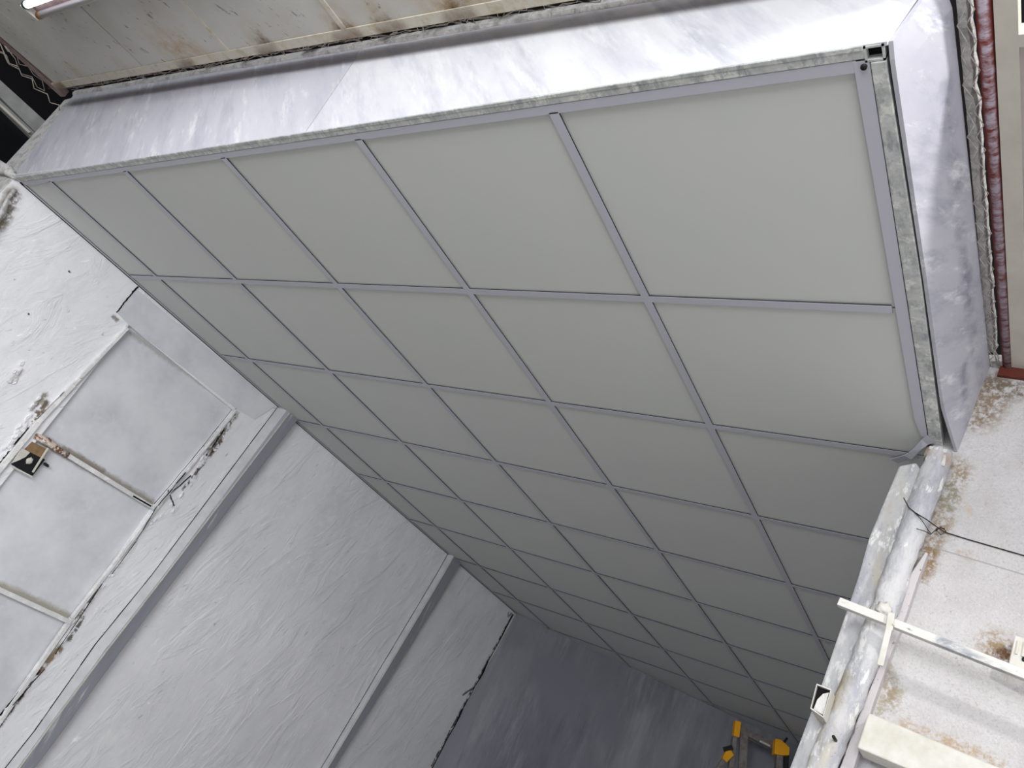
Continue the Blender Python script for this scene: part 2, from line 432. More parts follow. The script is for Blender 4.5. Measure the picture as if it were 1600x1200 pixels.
# left wall with the opening of the boarded window cut out (window: y .74-1.42)
WY0, WZ0 = .741, -.170
def wy1(z): return 1.454 + (1.385 - 1.454) * min(1, (-z - .16) / .63)
b = MB()
XB = .05
b.box((XB, 0.004, FZ), (XL, WY0, WZ0))
b.prism([(XB, 1.385, FZ), (XB, 5.0, FZ), (XB, 5.0, WZ0), (XB, wy1(WZ0), WZ0), (XB, wy1(-.8), -.8)], (XL-XB, 0, 0))
b.box((XB, 0.004, WZ0), (XL, 5.0, .003))
b.box((XB, WY0, FZ), (XL, 1.4, -2.2))
wall_left = struct(b.build('wall_left', PLASTER))
# upper end face of the wall beside the fascia, broken rounded edge
b = MB()
b.prism([hy(u, v, .012) for u, v in ((-30,298),(0,266),(50,212),(101,156),(122,150),(40,275))], (0, .2, 0))
b.prism([(x, .004, z) for x, z in [(.345,.0),(.09,.06),(-.05,-.10),(-.05,-2),(.345,-2)]], (0, -.006, 0))
b.build('wall_end', CEMENT, wall_left)
# rough plaster lip hanging at the corner
b = MB()
pp = [hx(22, 296, .36), hx(12, 312, .37), hx(3, 330, .37), hx(-12, 356, .37), hx(-40, 400, .37)]
b.tube(pp, [.005, .009, .012, .014, .018], 10, .016, seed=3)
b.tube([(.36, -.0, .0), (.28, -.02, .03), (.15, -.02, .05), (.02, -.02, .03)], [.012, .025, .03, .03], 10, .02, seed=5)
b.build('plaster_lip', CEMENT, wall_left)
# flakes beside the window
rf = random.Random(4)
b = MB()
def flake(u, v, s_):
    c = hx(u, v, XL + .003); n_ = 6; pts = []
    a0_ = rf.random()*6
    for i in range(n_):
        a_ = a0_ + 2*math.pi*i/n_; q = s_*(.6+.6*rf.random())
        pts.append(c + Vector((rf.random()*.006, math.cos(a_)*q*.7, math.sin(a_)*q*1.5)))
    b.prism(pts, (-.006, 0, 0))
for (u0, v0, u1, v1, n_, s_) in ((366,648,300,745,18,.016), (300,745,262,800,8,.009), (250,800,150,925,10,.008), (150,915,95,1005,14,.011), (60,1045,0,1125,16,.016), (66,618,0,715,18,.013), (22,315,0,345,8,.012), (30,570,18,600,6,.011)):
    for i in range(n_):
        t = rf.random(); flake(u0+(u1-u0)*t+rf.uniform(-5, 5), v0+(v1-v0)*t+rf.uniform(-5, 5), s_*rf.uniform(.5, 1.1))
b.build('loose_paint_flakes', PLASTER, wall_left)
# cement lintel band over the window
b = MB()
for i in range(9):
    t0, t1 = i/9, (i+1)/9
    j0, j1 = rf.uniform(-1.5,1.5), rf.uniform(-1.5,1.5)
    b.bar(hx(215-33*t0+j0, 448+40*t0, XL+.003), hx(215-33*t1+j1, 448+40*t1, XL+.003), rf.uniform(.003,.008), .004, (1,0,0))
for i in range(26):
    t0, t1 = i/26, (i+1)/26
    def cp(t): return hx(802-127*t+2.0*noise.noise(Vector((t*9,1,1))), 960+240*t, XL+.004)
    b.bar(cp(t0), cp(t1), max(.002, .006+.011*noise.noise(Vector((t0*7,2,5)))), .004, (1,0,0))
b.build('dark_crack', DARK, wall_left)
b = MB(); b.prism([hx(u, v, XL+.004) for u, v in ((214,452),(183,488),(202,508),(372,640),(398,655),(432,634))], (-.01, 0, 0))
b.build('lintel_band', BOARD, wall_left)

# boarded window
win = struct(bpy.data.objects.new('window_1', None)); col.objects.link(win); win.location = (XL, 1.08, -1.1)
b = MB(); b.box((.29, WY0-.01, -.79), (.325, 1.47, WZ0+.01)); b.build('board', BOARD, win)
b = MB(); b.box((.29, WY0-.01, -1.39), (.328, 1.47, -.792)); b.build('board', BOARD, win)
b = MB(); b.box((.29, WY0-.01, -2.2), (.322, 1.47, -1.392)); b.build('board', BOARD, win)
def pole(mb, p0, p1, w, h, x): mb.bar(hx(*p0, x), hx(*p1, x), w, h, (1, 0, 0))
b = MB(); pole(b, (198,512), (114,600), .016, .03, .345); pole(b, (114,600), (58,660), .020, .03, .345); pole(b, (58,660), (-12,745), .024, .03, .345); b.build('frame_post', WOOD, win, .002)
b = MB(); pole(b, (368,641), (240,800), .012, .02, .345); pole(b, (240,800), (112,966), .016, .02, .345); pole(b, (112,966), (-10,1140), .02, .02, .345); b.build('frame_post', WOOD, win, .002)
b = MB(); pole(b, (105,711), (240,794), .020, .02, .348); b.build('cross_bar', WOOD, win, .002)
b = MB(); b.tube([hx(55,681,.352), hx(72,690,.354), hx(88,700,.350), hx(106,711,.350)], [.013,.016,.014,.012], 8, .008); b.build('cross_bar', RUSTBAR, win)
b = MB(); pole(b, (-10,917), (110,972), .020, .02, .348); b.build('cross_bar', WOOD, win, .002)
b = MB()
def crack(mb, px, w, x=.3625, n_=6):
    for i in range(len(px)-1):
        for t in range(n_):
            a = [px[i][q]+(px[i+1][q]-px[i][q])*t/n_ for q in (0,1)]; c = [px[i][q]+(px[i+1][q]-px[i][q])*(t+1)/n_ for q in (0,1)]
            mb.bar(hx(*a, x)+Vector((0,.003*noise.noise(Vector((a[0]*.2,a[1]*.2,1))),0)), hx(*c, x)+Vector((0,.003*noise.noise(Vector((c[0]*.2,c[1]*.2,1))),0)), w*rf.uniform(.5,1.3), .002, (1,0,0))
crack(b, [(246,790),(212,847),(175,897)], .003); crack(b, [(160,912),(86,1022)], .003); crack(b, [(70,1045),(20,1102)], .003); crack(b, [(290,738),(247,790)], .004); crack(b, [(362,640),(300,718),(241,788)], .0022, .3605); crack(b, [(300,742),(262,775)], .006, .349); crack(b, [(350,672),(322,712)], .005, .349); crack(b, [(45,1060),(0,1118)], .007, .349)
crack(b, [(100,612),(58,655)], .002, .3625); crack(b, [(45,668),(4,716),(-10,735)], .008, .348)
b.build('dark_crack', DARK, win)
b = MB(); b.bar(hx(208,775,.3585), hx(236,791,.3585), .007, .003, (1,0,0)); b.build('slot', DARK, win)

# back wall
b = MB()
c0, c1 = Vector((.2, back_y(.2, 0), 0)), Vector((4.2, back_y(4.2, 0), 0))
q0, q1 = Vector((.2, back_y(.2, FZ), FZ)), Vector((4.2, back_y(4.2, FZ), FZ))
b.prism([c0 + Vector((0,0,.02)), c1 + Vector((0,0,.02)), q1, q0], -BN*.15)
wall_back = struct(b.build('wall_back', BACK))
b = MB()
for p0, p1, w in (((840,965),(790,1052),.03), ((778,1022),(708,1210),.012), ((973,1042),(945,1130),.010), ((996,1055),(905,1225),.012), ((1062,1085),(1000,1225),.006), ((900,1095),(962,1125),.006), ((775,1022),(840,1056),.006)):
    b.bar(hb(*p0, .002), hb(*p1, .002), w, .004, BN)
b.build('board_seams', BACK, wall_back)
# inner right wall of the room (runs back from the post)
b = MB(); b.box((3.6, 1.2, FZ), (3.75, 6.6, .003)); struct(b.build('wall_right', PLASTER))
# right wall facing the camera
b = MB()
b.prism([(3.63, YR, .30), (7.5, YR, .6), (7.5, YR, FZ), (3.75, YR, FZ), (3.72, YR, -.78), (3.60, YR, -.72)], (0, .06, 0))
struct(b.build('wall_front', GRIT))
b = MB(); b.prism([(3.62, YR+.065, -.6), (3.85, YR+.065, -.6), (3.85, YR+.065, FZ), (3.52, YR+.065, FZ)], (0, .03, 0))
b2 = b.build('wall_recess', BROWN); struct(b2)
# walls that close the yard behind the camera (they only bounce light)
b = MB(); b.box((-2.5, -6.1, FZ), (8, -6, -.4)); struct(b.build('wall_behind', PLASTER))

# dark box added overhead to keep the world light out
b = MB(); b.box((-2.6, -6.2, 1.6), (8.1, 8.1, 1.7)); b.box((-2.6, 8, 0.2), (8.1, 8.1, 1.6)); struct(b.build('overhead_blocker', VOID))
# dark side beyond the left edge with an old window
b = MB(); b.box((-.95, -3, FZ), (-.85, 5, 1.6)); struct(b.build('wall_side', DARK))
w2 = struct(bpy.data.objects.new('window_2', None)); col.objects.link(w2); w2.location = (-.35, -.3, .2)
b = MB(); P4 = [hx(-60,70,-.35), hx(72,190,-.35), hx(57,208,-.35), hx(-60,92,-.35)]; b.prism(P4, (-.08, 0, 0)); b.build('frame_rail', GREYB, w2, .002)
b = MB(); P4 = [hx(-60,100,-.36), hx(56,209,-.36), hx(49,215,-.36), hx(-60,108,-.36)]; b.prism(P4, (-.05, 0, 0)); b.build('inner_frame_rail', GREYB, w2)
b = MB(); P4 = [hx(-60,106,-.34), hx(48,206,-.34), hx(45,208,-.34), hx(-60,110,-.34)]; b.prism(P4, (-.01, 0, 0)); b.build('glazing_bead', CREAM2, w2)
b = MB(); b.prism([hx(-80,90,-.39), hx(62,212,-.39), hx(-10,330,-.39), hx(-160,300,-.39)], (-.01, 0, 0)); b.build('pane', GLASSD, w2)

# old ceiling: front part and part on the right
def oldp(x, y, dz=0): return Vector((x, y, old_z(x, y) + dz))
def slab(mb, x0, y0, x1, y1, t=.02, dz=0):
    return mb.prism([oldp(x0,y0,dz), oldp(x1,y0,dz), oldp(x1,y1,dz), oldp(x0,y1,dz)], (0, 0, t))
b = MB()
XE = .33; bx = [XE] + [.566 + .572*i for i in range(0, 6)]
ys = [-.128 - .57*i for i in range(6)]
for i in range(len(bx)-1):
    for j in range(len(ys)-1):
        slab(b, bx[i]+(.002 if i == 1 else .0045 if i == 2 else .003), ys[j+1]+.003, bx[i+1]-(.002 if i == 0 else .0045 if i == 1 else .003), ys[j]-.003)
old = struct(b.build('ceiling', OLDC))
b = MB()
for i, x in enumerate(bx[1:]):
    if i < 2: continue
    w = (.004, .004, .007, .009, .007, .007)[i]
    slab(b, x-w, -3, x+w, -.128, .004, -.003 if i > 1 else .006)
b.build('cover_strip', CREAM, old)
b = MB(); slab(b, .30, -.131, 3.74, -.102, .03, -.004); b.build('edge_batten', CREAM, old)
b = MB(); slab(b, .30, -3, 3.74, -.133, .004, .022); b.build('backing', DARK, old)
# right part
b = MB()
for y0, y1 in ((.112,.69),(.70,1.11)):
    for x0 in (3.79, 4.38, 4.97, 5.56):
        slab(b, x0, y0, x0+.575, y1)
slab(b, 3.79, -3, 3.80, -2.0)
old2 = struct(b.build('ceiling_side', OLDS))
b = MB(); slab(b, 3.757, -3, 3.790, 1.128, .03, -.006); b.build('edge_batten', CREAM2, old2)
b = MB(); slab(b, 3.79, .088, 6.2, .113, .03, -.006); b.build('cross_batten', CREAM2, old2)
b = MB(); slab(b, 3.79, .688, 6.2, .702, .012, -.003); b.build('cover_strip', CREAM2, old2)
b = MB(); slab(b, 3.79, 1.108, 6.2, 1.128, .012, -.004); b.build('cross_batten', CREAM2, old2)

# cement ledge above the fascia
b = MB()
n_ = 120
for i in range(n_):
    x0 = fl1.x + (3.66-fl1.x)*i/n_; x1 = fl1.x + (3.66-fl1.x)*(i+1)/n_
    def sec(x):
        j = .010*noise.noise(Vector((x*9, 1, 2))) + .006*noise.noise(Vector((x*33, 4, 2)))
        z = ftop(x)
        return [(x, yf(x)-.001, z-.004+j*.5), (x, yf(x)-.008+j*.5, z+.003+j*.4), (x, yf(x)-.007+j*.5, z+.022+j), (x, .03, z+.030), (x, .03, z-.004)]
    A_, B_ = sec(x0), sec(x1)
    b.add(A_ + B_, [(k, (k+1) % 5, (k+1) % 5+5, k+5) for k in range(5)])
ledge = tag(b.build('cement_ledge', CEMENT), 'rough grey cement ledge along the top of the front fascia boards', 'ledge')
# red angle iron in the gap behind the old ceiling edge
b = MB(); b.bar((.15, -.098, old_z(.15,-.1)+.045), (3.72, -.098, old_z(3.72,-.1)+.045), .006, .05)
tag(b.build('angle_iron', REDST), 'rust-red angle iron in the gap between old ceiling and front fascia', 'angle iron')
def mesh_strip(mb, A, dv, dw, nu, nw, r, jit, rnd):
    """diamond wire netting: A start, dv step along, dw step across"""
    for j in range(nw):
        for s_ in (0, 1):
            for i in range(nu):
                o_ = A + dv*i + dw*j
                p = [o_ + dv*(.5*s_), o_ + dv*.5 + dw*.5 - dv*(.5*s_)*0]
            # one zigzag wire per row
        pts = []
        for i in range(nu*2+1):
            t = (0 if i % 2 == 0 else 1)
            pts.append(A + dv*(i*.5) + dw*(j + t*.98) + Vector((rnd.uniform(-jit, jit), rnd.uniform(-jit, jit), rnd.uniform(-jit, jit))))
        mb.tube(pts, r, 5)
    return mb
rn = random.Random(11)
b = MB(); mesh_strip(b, Vector((.3, -.085, old_z(.3,-.1)+.02)), Vector((.045, 0, -.0037)), Vector((0, .014, .022)), 74, 2, .0012, .006, rn)
for i in range(46):
    x = rn.uniform(.35, 3.0); z = old_z(x, -.1)+rn.uniform(.004, .03); a = Vector((x, -.092, z))
    b.tube([a, a+Vector((rn.uniform(-.02,.02), rn.uniform(-.012,.02), rn.uniform(-.012,.012))), a+Vector((rn.uniform(-.04,.04), rn.uniform(-.01,.02), rn.uniform(-.01,.02)))], .0013, 5)
tag(b.build('wire_netting', WIRE), 'crumpled wire netting strip poking from the gap above the front fascia', 'wire netting')

# ---------------------------------------------------------------- new suspended ceiling
frame = thing('tube_surround', 'galvanised square steel tube frame round the front and right edge of the new ceiling', 'frame', (3.6, 0, 0))
b = MB(); b.prism([(.345, yf(.345)+.0085, -.001), (3.606, yf(3.606)+.0085, -.001), (3.606, yf(3.606)+.024, -.001), (.352, yf(.352)+.024, -.001)], (0, 0, .024)); b.prism([(.345, yf(.345)+.0, -.002), (3.606, yf(3.606)+.0, -.002), (3.606, yf(3.606)+.009, -.002), (.345, yf(.345)+.009, -.002)], (0, 0, .0025)); b.build('front_tube', GALV, frame, .002)
b = MB()
o0, o1, i0, i1 = 3.606, 3.636, -.034, -.006
b.box((o0, i0, -.001), (o1, i0+.0035, .026)); b.box((o0, i1-.0035, -.001), (o1, i1, .026)); b.box((o0, i0, -.001), (o0+.0035, i1, .026)); b.box((o1-.0035, i0, -.001), (o1, i1, .026))
b.build('corner_stub', GALV, frame)
b = MB(); b.box((o0+.002, i0+.002, .012), (o1-.002, i1-.002, .02)); b.build('stub_inside', DARK, frame)
b = MB(); b.prism([(3.613, -.005, -.002), (3.6365, -.005, -.002), (3.645, .5, -.002), (3.644, 1.135, -.002), (3.614, 1.125, -.002)], (0, 0, .024)); b.build('side_tube', GALV, frame, .002)

grid = thing('panel_grid', 'lilac-white metal grid of tees and edge angles holding the plain ceiling panels', 'ceiling grid', (2.0, 2.5, 0))
T = .0015; HW = .0115
def clip_y(x): return min(back_y(x) - .005, 6.7)
for k in range(1, 6):
    x = .6*k; y1 = clip_y(x)
    ya = .041-.0102*(x-.345)
    b = MB(); b.box((x-HW, ya, 0), (x+HW, y1, T)); b.box((x-.0015, ya, T), (x+.0015, y1, .035)); mt = b.build('main_tee', TEE, grid)
    b = MB(); b.box((x+HW-.001, ya+.004, T*.6), (x+HW+.0008, y1, T+.0016)); b.box((x-HW-.0008, ya+.004, T*.6), (x-HW+.001, y1, T+.0016)); b.build('shadow_strip', GAP, mt)  # dark strips drawn for the shadow in the slot beside each tee
for j in range(1, 11):
    y = .6*j
    for k in range(0, 6):
        x0 = XL+.02 if k == 0 else .6*k; x1 = .6*(k+1)
        if k == 5: x1 = 3.592
        if y > clip_y(x1): continue
        xa = x0
        if y > clip_y(x0): xa = x0 + (y - clip_y(x0)) / ((clip_y(x1)-clip_y(x0)) / (x1-x0)) + .01
        if k == 5 and j > 6: continue
        b = MB(); b.box((xa+(HW if xa == x0 else 0), y-HW, .0002), (x1-HW, y+HW, T)); b.box((xa+HW, y-.0015, T), (x1-HW, y+.0015, .03)); ct = b.build('cross_tee', TEE, grid)
        b = MB(); xs = xa+HW; b.box((xs, y-HW-.0008, T*.6), (x1-HW, y-HW+.001, T+.0016)); b.box((xs, y+HW-.001, T*.6), (x1-HW, y+HW+.0008, T+.0016)); b.build('shadow_strip', GAP, ct)  # same painted slot shadow along the cross tee
b = MB(); b.box((XL+.001, -.01, 0), (XL+.020, back_y(XL)-.01, T)); b.build('edge_angle', TEE, grid)
b = MB(); b.prism([(XL, yf(XL)+.025, 0), (3.592, yf(3.592)+.025, 0), (3.592, .011, 0), (XL, .044, 0)], (0, 0, T)); b.build('edge_angle', TEE, grid)
b = MB(); b.prism([(3.588, -.009, -.0006), (3.612, -.009, -.0006), (3.612, 1.10, -.0006), (3.598, 1.098, -.0006), (3.588, 1.02, -.0006)], (0, 0, T)); b.build('edge_angle', TEE, grid)
d_ = (BB-BA).normalized(); nn = Vector((BN.x, BN.y, 0)).normalized()
b = MB(); b.prism([BA+nn*.004, BA+d_*3.6+nn*.004, BA+d_*3.6+nn*.022, BA+nn*.022], (0, 0, T)); b.build('edge_angle', TEE, grid)
b = MB(); b.box((XL+.0005, .03, -.0012), (XL+.009, back_y(XL)-.01, .0005)); b.build('edge_shadow_gap', GAP, grid)  # dark bar put in for the shadow gap along the left wall
b = MB()
b.prism([BA+d_*1.2+nn*.003+Vector((0,0,-.001)), BA+d_*2.0+nn*.003+Vector((0,0,-.001)), BA+d_*2.0+nn*.007+Vector((0,0,-.001)), BA+d_*1.2+nn*.005+Vector((0,0,-.001))], (0, 0, .001)); b.build('edge_shadow_gap', GAP, grid)  # shadow gap at the back wall drawn as a dark strip
b = MB(); c_ = hz(1350, 104, -.001); b.tube([c_ + Vector((0,0,-.003)), c_ + Vector((0,0,.004))], .0052, 12); b.build('screw', BLACKP, grid)
# bent end of the edge angle where it meets the post
b = MB()
up_ = [hz(1449, 681, -.002), hz(1440, 687, -.004), hz(1424, 705, -.012), hz(1412, 712, -.014), hz(1391, 718, -.002)]
lo_ = [hz(1464, 690, -.002), hz(1450, 695, -.004), hz(1440, 702, -.012), hz(1424, 718, -.016), hz(1403, 724, -.004)]
for i in range(4):
    b.prism([up_[i], up_[i+1], lo_[i+1], lo_[i]], (0, 0, T))
b.build('bent_edge_angle', TEE, grid)

ORD = ['first', 'second', 'third', 'fourth', 'fifth', 'sixth', 'seventh', 'eighth', 'ninth', 'tenth', 'eleventh']
def clip_poly(pts):
    """keep the part of an x-y polygon in front of the back wall"""
    out = []
    f = lambda p: (back_y(p[0]) - .008) - p[1]
    for i in range(len(pts)):
        a, c = pts[i], pts[(i+1) % len(pts)]
        fa, fc = f(a), f(c)
        if fa >= 0: out.append(a)
        if (fa >= 0) != (fc >= 0):
            t = fa/(fa-fc); out.append((a[0]+(c[0]-a[0])*t, a[1]+(c[1]-a[1])*t))
    return out
g = .0035; rt = random.Random(5)
for j in range(0, 11):
    for k in range(0, 6):
        if (k == 5 and j > 5) or (k == 4 and j > 9): continue
        x0 = XL+.004 if k == 0 else .6*k+g; x1 = .6*(k+1)-g
        if k == 5: x1 = 3.604
        y0 = -.004 if j == 0 else .6*j+g; y1 = .6*(j+1)-g
        P = clip_poly([(x0, y0), (x1, y0), (x1, y1), (x0, y1)])
        if len(P) < 3: continue
        area = abs(sum(P[i][0]*P[(i+1) % len(P)][1]-P[(i+1) % len(P)][0]*P[i][1] for i in range(len(P))))/2
        if area < .002: continue
        if k == 5 and j > 1: P = [(x0, y0), (3.6, y0), (3.6, y1), (x0, y1)]
        zt = .0050 + rt.uniform(-.0003, .0008)
        b = MB(); b.prism([(x, y, zt) for x, y in P], (0, 0, .008))
        o = b.build('gypsum_panel', TILE)
        if k == 0: lb = 'narrow cut ceiling panel against the left wall, ' + ('front row' if j == 0 else ORD[j] + ' row from the front')
        else: lb = 'square ceiling panel in the %s row from the front, %s full column from left' % (ORD[j], ORD[k-1])
        tag(o, lb, 'ceiling panel', 'plain panels lying in the suspended ceiling grid')

# fascia boards
def fasc(x0, x1, x0t, x1t, nm, lb, mt=None):
    b = MB(); b.prism([(x0, yf(x0), .001), (x1, yf(x1), .001), (x1t, yf(x1t), ftop(x1t)), (x0t, yf(x0t), ftop(x0t))], (0, .008, 0))
    return tag(b.build(nm, mt or FASCIA, None, .001), lb, 'fascia board', 'white painted boards closing the front and side')
fasc(fl0.x, s0_.x-.0015, fl1.x, s1_.x-.0015, 'fascia_board', 'long white painted fascia board left of the vertical seam on the front', FASCIA2)
fasc(s0_.x+.0015, 3.641, s1_.x+.0015, 3.687, 'fascia_board', 'brightest white fascia board right of the seam, ending at the open tube corner')
b = MB(); b.tube([s0_+Vector((0,.003,.0)), Vector((s1_.x, yf(s1_.x)+.003, ftop(s1_.x)))], .0022, 6); tag(b.build('seam_filler', CEMENT), 'thin bead of filler in the seam between the two front fascia boards', 'filler')
b = MB(); NB = 40
botk = [(-.034, 3.6415, .004), (.0, 3.6415, -.001), (.5, 3.6485, -.002), (.95, 3.651, -.002), (1.137, 3.670, -.006)]
def lerpk(y):
    for (ya, xa, za), (yb, xb, zb) in zip(botk, botk[1:]):
        if y <= yb + 1e-9: t = (y-ya)/(yb-ya); return xa+(xb-xa)*t, za+(zb-za)*t
    return botk[-1][1:]
vs = []; fs = []
for i in range(NB+1):
    y = -.034 + 1.171*i/NB; xb_, zb_ = lerpk(y); xt_, zt_ = 3.678 + .014*min(1, (y+.034)/.045) + .008*y, old_z(3.695, y)-.004
    for k in range(9):
        t = k/8; vs.append((xb_+(xt_-xb_)*t, y, zb_+(zt_-zb_)*t))
    for k in range(9):
        t = k/8; vs.append((xb_+(xt_-xb_)*t+.007, y, zb_+(zt_-zb_)*t))
for i in range(NB):
    a = i*18; c = a+18
    for k in range(8):
        fs.append((a+k, a+k+1, c+k+1, c+k)); fs.append((a+9+k, c+9+k, c+10+k, a+10+k))
    fs.append((a, c, c+9, a+9)); fs.append((a+8, a+17, c+17, c+8))
fs.append(tuple(range(9))+tuple(range(17, 8, -1))); e_ = NB*18; fs.append(tuple(e_+q for q in range(9))+tuple(e_+q for q in range(17, 8, -1)))
b.add(vs, fs)
tag(b.build('side_board', SIDE, None, 0), 'streaky lilac-white board closing the right side above the galvanised tube', 'fascia board')

# right of the side board: cement strip, netting, red pipe
b = MB()
for i in range(60):
    y0 = -.3 + 1.38*i/60; y1 = -.3+1.38*(i+1)/60
    def sec2(y):
        j = .004*noise.noise(Vector((3, y*22, 2)))+.003*noise.noise(Vector((3, y*70, 2)))
        z = old_z(3.71, y)+.004
        return [(3.704, y, z+.02), (3.704, y, z+j), (3.719+j, y, z-.004+j), (3.724+j, y, z+.02)]
    A_, B_ = sec2(y0), sec2(y1)
    b.add(A_ + B_, [(q, (q+1) % 4, (q+1) % 4+4, q+4) for q in range(4)])
tag(b.build('cement_strip', CEMENT), 'rough pale cement strip along the top of the right side board', 'ledge')
b = MB(); mesh_strip(b, Vector((3.706, -.25, old_z(3.71,-.25)-.006)), Vector((0, .062, .0062)), Vector((.013, 0, -.002)), 23, 2, .0011, .002, rn)
pts = [ho(1548, 540), ho(1556, 560), ho(1560, 590), ho(1563, 615, -.02), ho(1564, 632, -.03)]
b.tube(pts, .0012, 5); b.tube([ho(1552, 545), ho(1562, 575), ho(1564, 600, -.02)], .001, 5)
b.tube([p + Vector((.006, 0, 0)) for p in pts[:4]], .001, 5)
tag(b.build('wire_netting', WIREW), 'whitewashed wire netting curling beside the red pipe on the right', 'wire netting')
b = MB(); b.tube([oldp(3.742, -.35, .002), oldp(3.744, .4, .002), oldp(3.748, 1.13, .002)], .0125, 14)
tag(b.build('red_pipe', REDPIPE), 'red oxide steel pipe with white overspray beside the cream batten', 'pipe')
b = MB(); b.bar(oldp(3.73, 1.135, -.02), oldp(4.6, 1.135, -.02), .01, .03); tag(b.build('angle_iron', REDST), 'short red steel strip where the right ceiling panels meet the right wall', 'angle iron')

# left: dusty beam with netting in the dark corner
b = MB(); b.bar(ho(-80,-14,.0)+Vector((-.05,0,.03)), ho(103,152,.0)+Vector((-.05,.0,.03)), .035, .035); tag(b.build('dusty_beam', DUSTY, None, .003), 'dusty pinkish beam along the left edge of the old ceiling', 'beam')
b = MB()
z0 = [(0,68),(14,100),(30,108),(34,118),(50,123),(53,138),(74,147),(78,160),(92,164),(93,172)]
b.tube([ho(u, v, -.01) for u, v in z0], .0022, 5)
z1 = [(-8,78),(5,82),(12,98),(28,104),(24,92),(8,72)]
b.tube([ho(u, v, -.01) for u, v in z1], .0018, 5)
z2 = [(0,82),(10,86),(15,99),(28,103),(33,115),(50,120),(58,136),(70,142),(66,126),(52,116),(44,104),(30,100),(26,86),(12,80),(2,64)]
b.tube([ho(u, v, .01) for u, v in z2], .0014, 5)
tag(b.build('wire_netting', WIRE), 'wire netting hanging below the dusty beam in the dark top left corner', 'wire netting')

# fluorescent fitting
la, lb_ = ho(40, 8, -.035), ho(188, -48, -.035)
lam = thing('fluorescent_lamp', 'twin fluorescent fitting with one lit lilac tube and one dead tube on the old ceiling', 'lamp', la)
ax = Vector((1, 0, -.083)).normalized()
A1 = la; A2 = ho(62, 24, -.03)
b = MB(); b.tube([A1 + ax*.012, A1 + ax*1.2], .0125, 16); b.build('lit_tube', TUBE_ON, lam)
b = MB(); b.tube([A1 - ax*.004, A1 + ax*.014], .0132, 16); b.build('end_ring', GREENP, lam)
b = MB(); b.tube([A2 + ax*.014, A2 + ax*1.2], .0125, 16); b.build('dead_tube', TUBE_OFF, lam)
b = MB(); b.tube([A2 - ax*.006, A2 + ax*.016], .0132, 16); b.build('brass_cap', BRASS, lam)
b = MB(); mid = (A1 + A2)/2
b.bar(A1 - ax*.012 + Vector((0,-.01,.0)), A2 - ax*.012 + Vector((0,.008,.0)), .026, .006, ax); b.build('end_holder', WHITEP, lam, .003)
b = MB(); b.bar(mid - ax*.01 + Vector((0,0,.022)), mid + ax*1.22 + Vector((0,0,.022)), .035, .024); b.build('housing', DUSTY, lam, .002)

# ---------------------------------------------------------------- steel channels on the left wall
def channel(lab, d, ridge, right, left, capn):
    X = XL + d
    o = thing('steel_channel', lab, 'channel', hx(*left[0], XL), 'painted steel channels on the left wall')
    b = MB(); n_ = len(ridge)
    R_ = [hx(u, v, X) for u, v in ridge]; Q_ = [hx(u, v, X) for u, v in right]; L_ = [hx(u, v, XL) for u, v in left]
    W_ = [Vector((XL-.002, q.y + .004, q.z)) for q in Q_]
    vs = []; fs = []
    for i in range(n_): vs += [L_[i], R_[i], Q_[i], W_[i]]
    for i in range(n_-1):
        for k in range(4): fs.append((i*4+k, i*4+(k+1) % 4, i*4+4+(k+1) % 4, i*4+4+k))
    fs += [(0,1,2,3), tuple((n_-1)*4+k for k in (3,2,1,0))]
    b.add(vs, fs); b.build('body', DUCT, o, .003)
    b = MB(); vs = []; fs = []
    for i in range(n_): vs += [L_[i]+Vector((.002,-.002,0)), R_[i]+Vector((-.003,-.002,0)), R_[i]+Vector((-.003,.001,0)), L_[i]+Vector((.002,.001,0))]
    for i in range(n_-1):
        for k in range(4): fs.append((i*4+k, i*4+(k+1) % 4, i*4+4+(k+1) % 4, i*4+4+k))
    fs += [(0,1,2,3), tuple((n_-1)*4+k for k in (3,2,1,0))]
    b.add(vs, fs); b.build('lit_flank', FLANK, o)
    b = MB()
    for i in range(n_-1):
        for t in range(8):
            a = L_[i]+(L_[i+1]-L_[i])*t/8; c = L_[i]+(L_[i+1]-L_[i])*(t+1)/8
            b.bar(a+Vector((.001,-.004,0)), c+Vector((.001,-.004,0)), .0035+.003*noise.noise(a*14), .002, (1,0,0))
    b.build('edge_gap', GAP, o)
    # raised lip along the front edge
    b = MB()
    for i in range(n_-1): b.bar(R_[i]+Vector((.001,.004,0)), R_[i+1]+Vector((.001,.004,0)), .006, .004, (1,0,0))
    b.build('lip', WHITEP, o)
    return o
channel('wide lilac-grey steel channel beside the boarded window', .045,
        [(455,640),(252,905),(165,1017),(75,1137),(-60,1320)], [(467,654),(278,900),(200,1003),(100,1140),(-20,1300)],
        [(437,633),(237,900),(150,1007),(55,1142),(-85,1320)], 0)
channel('narrow darker steel channel farther back, near the room corner', .04,
        [(709,868),(690,901),(600,1052),(519,1187),(450,1300)], [(722,877),(704,908),(615,1052),(531,1187),(462,1300)],
        [(700,866),(681,900),(591,1050),(510,1187),(440,1300)], 0)

